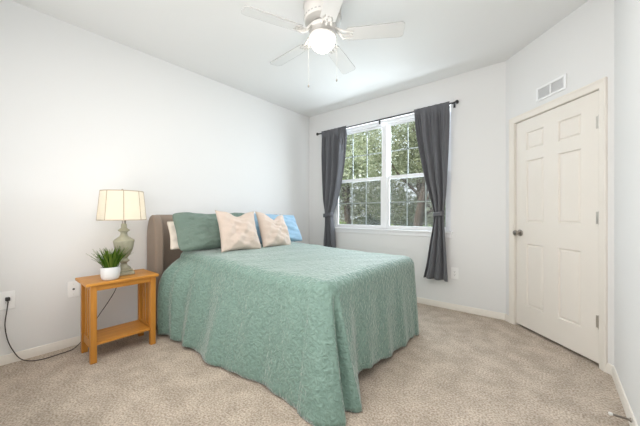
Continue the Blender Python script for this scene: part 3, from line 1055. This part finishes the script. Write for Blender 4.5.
RW = Matrix.Rotation(PI / 2, 4, 'Z')
plate('wall_outlet', Matrix.Translation((0, -3.412, 0.476)) @ RW, 'white wall outlet with the lamp cord plugged into it', 'outlet', 'outlet')
plate('cable_jack_plate', Matrix.Translation((0, -3.030, 0.482)) @ RW, 'white wall plate with one center jack beside the nightstand', 'wall plate', 'jack')
plate('wall_outlet', Matrix.Translation((2.278, 0, 0.43)), 'white wall outlet low on the window wall beside the curtain hem', 'outlet', 'outlet')

vent = tag(empty('air_vent'), 'white two-section air return vent on the wall above the door', 'vent')
vent.matrix_world = MC
v0, v1, vz0, vz1 = 0.394, 0.687, 2.148, 2.272
vm = (v0 + v1) / 2
link('vent_frame', B((v0, v0 + 0.022, -0.012, -0.0005, vz0, vz1), (v1 - 0.022, v1, -0.012, -0.0005, vz0, vz1), (v0 + 0.022, v1 - 0.022, -0.012, -0.0005, vz0, vz0 + 0.02),
                     (v0 + 0.022, v1 - 0.022, -0.012, -0.0005, vz1 - 0.02, vz1), (vm - 0.007, vm + 0.007, -0.012, -0.0005, vz0 + 0.02, vz1 - 0.02)), M_VENT, vent, bevel=0.002, smooth=False)
link('backing', B((v0 + 0.02, v1 - 0.02, -0.002, -0.0008, vz0 + 0.018, vz1 - 0.018)), M_VENT, vent, smooth=False)
for (a, b) in ((v0 + 0.022, vm - 0.007), (vm + 0.007, v1 - 0.022)):
    lv = bmesh.new()
    for k in range(9):
        z = vz0 + 0.022 + k * 0.0093
        prism(lv, [(-0.010, z), (-0.0085, z), (-0.002, z + 0.0085), (-0.0035, z + 0.0085)], 'x', a, b)
    link('louver_bank', lv, M_VENTSLAT, vent, smooth=False)

ds = tag(empty('door_stop', (XR - 0.014, -1.40, 0.052), 0), 'small spring door stop with white tip on the right wall baseboard', 'door stop')
link('mounting_disc', lathe(bmesh.new(), [(0, 0), (0.011, 0), (0.010, 0.004), (0.006, 0.007), (0, 0.007)], 16, (0, 0, 0), Matrix.Rotation(-PI / 2, 4, 'Y')), M_NICKEL, ds)
sb = bmesh.new()
tube(sb, [(-0.006 - 0.062 * i / 160, 0.0050 * math.cos(2 * PI * i / 10), 0.0050 * math.sin(2 * PI * i / 10)) for i in range(161)], 0.0017, 6)
link('spring', sb, M_NICKEL, ds)
link('rubber_tip', lathe(bmesh.new(), [(0.006, 0), (0.0085, 0.003), (0.0085, 0.013), (0.006, 0.017), (0, 0.018)], 14, (-0.067, 0, 0), Matrix.Rotation(-PI / 2, 4, 'Y')), M_RUBBER, ds)

# ================================================================ CEILING FAN
FXc, FYc = 1.79, -1.857
fan = tag(empty('ceiling_fan', (FXc, FYc, H)), 'white five-blade ceiling fan with lit globe and two pull chains', 'ceiling fan')
link('motor_housing', lathe(bmesh.new(), [(0, -0.150), (0.085, -0.150), (0.120, -0.148), (0.140, -0.138), (0.144, -0.122), (0.144, -0.030), (0.148, -0.024), (0.148, 0.0), (0, 0.0)], 48), M_FAN, fan, auto=30)
vb = bmesh.new()
for k in range(30):
    a = 2 * PI * k / 30
    m4 = Matrix.Rotation(a, 4, 'Z')
    vs = box(vb, 0.1425, 0.1455, -0.008, 0.008, -0.118, -0.110)
    for v in vs:
        v.co = m4 @ v.co
link('vent_slots', vb, M_EDGE, fan, smooth=False)
link('rotor_hub', lathe(bmesh.new(), [(0, -0.230), (0.055, -0.230), (0.088, -0.222), (0.105, -0.205), (0.108, -0.180), (0.098, -0.168), (0.070, -0.152), (0, -0.152)], 40), M_FAN, fan, auto=35)
kit = link('light_kit', lathe(bmesh.new(), [(0, -0.262), (0.098, -0.262), (0.106, -0.256), (0.106, -0.246), (0.085, -0.236), (0.060, -0.229), (0, -0.229)], 40), M_FAN, fan, auto=35)
link('globe', lathe(bmesh.new(), [(0, -0.362), (0.022, -0.360), (0.046, -0.351), (0.070, -0.333), (0.089, -0.308), (0.097, -0.284), (0.098, -0.272), (0.092, -0.262), (0, -0.262)], 40), M_GLOBE, kit, auto=50)
zb = 2.5 - H
for k in range(5):
    a = R(31.5 + 72 * k)
    pitch = R(-12)
    m4 = Matrix.Rotation(a, 4, 'Z') @ Matrix.Translation((0, 0, zb)) @ Matrix.Rotation(pitch, 4, 'X')
    # outline with rounded tip
    out = []
    r0, r1, w0, w1 = 0.185, 0.612, 0.056, 0.066
    out.append((r0, -w0 + 0.012))
    out.append((r0 + 0.012, -w0))
    cr_ = 0.030
    for t in range(7):
        an = -PI / 2 + PI / 2 * t / 6
        out.append((r1 - cr_ + cr_ * math.cos(an), -w1 + cr_ + cr_ * math.sin(an)))
    for t in range(7):
        an = PI / 2 * t / 6
        out.append((r1 - cr_ + cr_ * math.cos(an), w1 - cr_ + cr_ * math.sin(an)))
    out.append((r0 + 0.012, w0))
    out.append((r0, w0 - 0.012))
    bm = prism(bmesh.new(), out, 'z', -0.003, 0.003)
    for v in bm.verts:
        v.co = m4 @ v.co
    bl = link('blade', bm, M_BLADE, fan, smooth=False)
    # dark edge band round the blade
    eb = bmesh.new()
    n = len(out)
    A = [eb.verts.new(m4 @ Vector((x + (0.0008 if x > 0.3 else -0.0008), y * 1.014, -0.0036))) for x, y in out]
    C = [eb.verts.new(m4 @ Vector((x + (0.0008 if x > 0.3 else -0.0008), y * 1.014, 0.0036))) for x, y in out]
    for i in range(n):
        eb.faces.new((A[i], A[(i + 1) % n], C[(i + 1) % n], C[i]))
    link('edge_band', eb, M_EDGE, bl, smooth=False)
    # blade iron: forked arm from the hub to the blade
    ib = bmesh.new()
    P = lambda x, y, z: m4 @ Vector((x, y, z))
    inner = Matrix.Rotation(a, 4, 'Z')
    for s in (-1, 1):
        tube(ib, [inner @ Vector((0.095, s * 0.012, -0.195)), inner @ Vector((0.125, s * 0.030, -0.215)), P(0.160, s * 0.036, -0.006), P(0.195, s * 0.030, -0.006), P(0.235, s * 0.022, -0.006)], [0.009, 0.008, 0.008, 0.007, 0.004], 8)
    tube(ib, [inner @ Vector((0.095, 0, -0.195)), P(0.15, 0, -0.008), P(0.21, 0, -0.007)], [0.010, 0.008, 0.005], 8)
    for (x, y) in ((0.205, 0.03), (0.205, -0.03), (0.225, 0.0)):
        lathe(ib, [(0, -0.011), (0.006, -0.010), (0.007, -0.003), (0, -0.003)], 10, P(x, y, 0) , None)
    link('blade_bracket', ib, M_FAN, bl)
rx, ry = 0.7727, 0.635
for (s, zend) in ((-0.086, 2.105), (0.086, 2.150)):
    x, y = s * rx, s * ry
    ch = bmesh.new()
    ztop_, z = -0.257, zend + 0.022 - H
    tube(ch, [(x * 1.22, y * 1.22, ztop_ + 0.012), (x * 1.27, y * 1.27, ztop_ + 0.002), (x * 1.29, y * 1.29, ztop_ - 0.02), (x * 1.27, y * 1.27, z)], 0.0009, 6)
    co = link('pull_chain', ch, M_HINGE, fan)
    link('pendant', lathe(bmesh.new(), [(0, -0.026), (0.005, -0.023), (0.0065, -0.014), (0.004, -0.004), (0.0015, 0.0), (0, 0.0)], 12, (x * 1.27, y * 1.27, z)), M_NICKEL, co)

# ================================================================ OUTSIDE
struct(link('ground_outside', B((-40, 30, 0.9, 60, -0.6, -0.5)), M_LAWN, smooth=False))


def leaves(bm_v, bm_f, centre, rad, n, size, rnd, squash=0.8):
    for _ in range(n):
        while True:
            d = Vector((rnd.uniform(-1, 1), rnd.uniform(-1, 1), rnd.uniform(-1, 1)))
            if 0.05 < d.length < 1:
                break
        d = d.normalized() * (d.length ** 0.5)
        c = Vector(centre) + Vector((d.x * rad, d.y * rad, d.z * rad * squash))
        u = Vector((rnd.uniform(-1, 1), rnd.uniform(-1, 1), rnd.uniform(-0.7, 0.7))).normalized()
        w = u.cross(Vector((rnd.uniform(-1, 1), rnd.uniform(-1, 1), rnd.uniform(-1, 1)))).normalized()
        s = size * rnd.uniform(0.6, 1.35)
        k = u.cross(w) * s * 0.12
        i = len(bm_v)
        bm_v += [c - u * s, c + w * s * 0.42 + k, c + u * s, c - w * s * 0.42 + k]
        bm_f.append((i, i + 1, i + 2, i + 3))


def tree(name, x, y, trunk_h, trunk_r, clumps, lmat, label, seed, lean=(0, 0), leaf=0.075, n=420, group='trees outside the window', cat='tree', branches=6):
    rnd = random.Random(seed)
    t = tag(empty(name, (x, y, -0.5)), label, cat, group)
    bm = bmesh.new()
    pts = [(lean[0] * k / 6 + 0.05 * math.sin(k * 1.3 + seed), lean[1] * k / 6 + 0.04 * math.cos(k + seed), trunk_h * k / 6) for k in range(7)]
    tube(bm, pts, [trunk_r * (1.25 - 0.75 * k / 6) for k in range(7)], 10)
    for b in range(branches):
        c = clumps[b % len(clumps)]
        s = Vector(pts[2 + b % 4])
        e = Vector((c[0], c[1], c[2]))
        mid = (s + e) / 2 + Vector((rnd.uniform(-0.2, 0.2), rnd.uniform(-0.2, 0.2), -0.15))
        tube(bm, [s, mid, e], [trunk_r * 0.4, trunk_r * 0.26, trunk_r * 0.08], 7)
    link('trunk', bm, M_BARK, t)
    V, F = [], []
    for c in clumps:
        leaves(V, F, c[:3], c[3], int(n * c[3] ** 1.6), leaf, rnd)
    me = bpy.data.meshes.new('foliage')
    me.from_pydata([tuple(v) for v in V], [], F)
    me.materials.append(lmat)
    o = bpy.data.objects.new('foliage', me)
    COL.objects.link(o)
    o.parent = t
    return t


def clump_set(seed, n, spread, zlo, zhi, r0, r1):
    rnd = random.Random(seed)
    return [(rnd.uniform(-spread, spread), rnd.uniform(-spread, spread) * 0.6, rnd.uniform(zlo, zhi), rnd.uniform(r0, r1)) for _ in range(n)]


TREES = 'trees outside the window'
tree('tree', -4.3, 7.6, 4.6, 0.15, clump_set(1, 22, 1.7, 1.2, 6.4, 0.7, 1.1), M_LEAF2, 'pale green tree seen through the window pane nearest the bed', 1, n=950, leaf=0.07)
tree('tree', -0.95, 7.2, 4.4, 0.16, clump_set(2, 17, 1.25, 2.5, 6.2, 0.6, 0.95), M_LEAF1, 'olive tree with dark trunk behind the middle of the window', 2, lean=(0.6, 0), n=950, leaf=0.07)
tree('tree', 2.3, 8.4, 4.4, 0.17, clump_set(3, 18, 1.5, 1.5, 6.2, 0.6, 1.0), M_LEAF2, 'pale leafy tree seen through the window beside the tied-back curtain hem', 3, lean=(-0.4, 0), n=950, leaf=0.07)
tree('tree', -8.6, 12.2, 5.0, 0.2, clump_set(4, 22, 2.2, 0.8, 7.4, 1.0, 1.5), M_LEAF1, 'broad olive tree far back behind the pale one by the bed', 4, leaf=0.11, n=560)
tree('tree', -3.1, 13.6, 5.0, 0.2, clump_set(5, 24, 2.5, 0.8, 7.4, 1.0, 1.5), M_LEAF2, 'broad pale tree far back behind the dark trunk', 5, leaf=0.11, n=560)
tree('tree', 2.4, 13.6, 5.0, 0.2, clump_set(6, 22, 2.4, 0.8, 7.4, 1.0, 1.5), M_LEAF1, 'broad olive tree far back beyond the curtained side of the window', 6, leaf=0.11, n=560)
for i, (x, y, sc, lab) in enumerate(((-3.4, 5.0, 1.0, 'low bright bush below the window pane nearest the bed'), (-1.75, 4.7, 0.8, 'low bright bush below the window mullion'), (0.0, 4.4, 1.0, 'low bright bush below the window by the tied-back curtain'))):
    tree('bush', x, y, 0.7, 0.03, [(rr * 0.42, ss * 0.3, sc * (0.75 + 0.2 * rr * ss), 0.48) for rr in (-1, 0, 1) for ss in (-1, 1)], M_LEAF3, lab, 30 + i, leaf=0.055, n=900, group='bushes outside the window', cat='bush', branches=4)
for i, (x, y) in enumerate(((-8.2, 17.5), (-4.6, 18.2), (-1.0, 17.8), (2.4, 18.0))):
    tree('tall_bush', x, y, 1.6, 0.08, [(rr * 0.9, ss * 0.5, 1.2 + 0.8 * ss, 1.25) for rr in (-1, 0, 1) for ss in (-1, 1)], M_LEAF1, 'tall dense bush far back below the tree crowns', 50 + i, leaf=0.12, n=560, group='far bushes outside the window', cat='bush', branches=4)
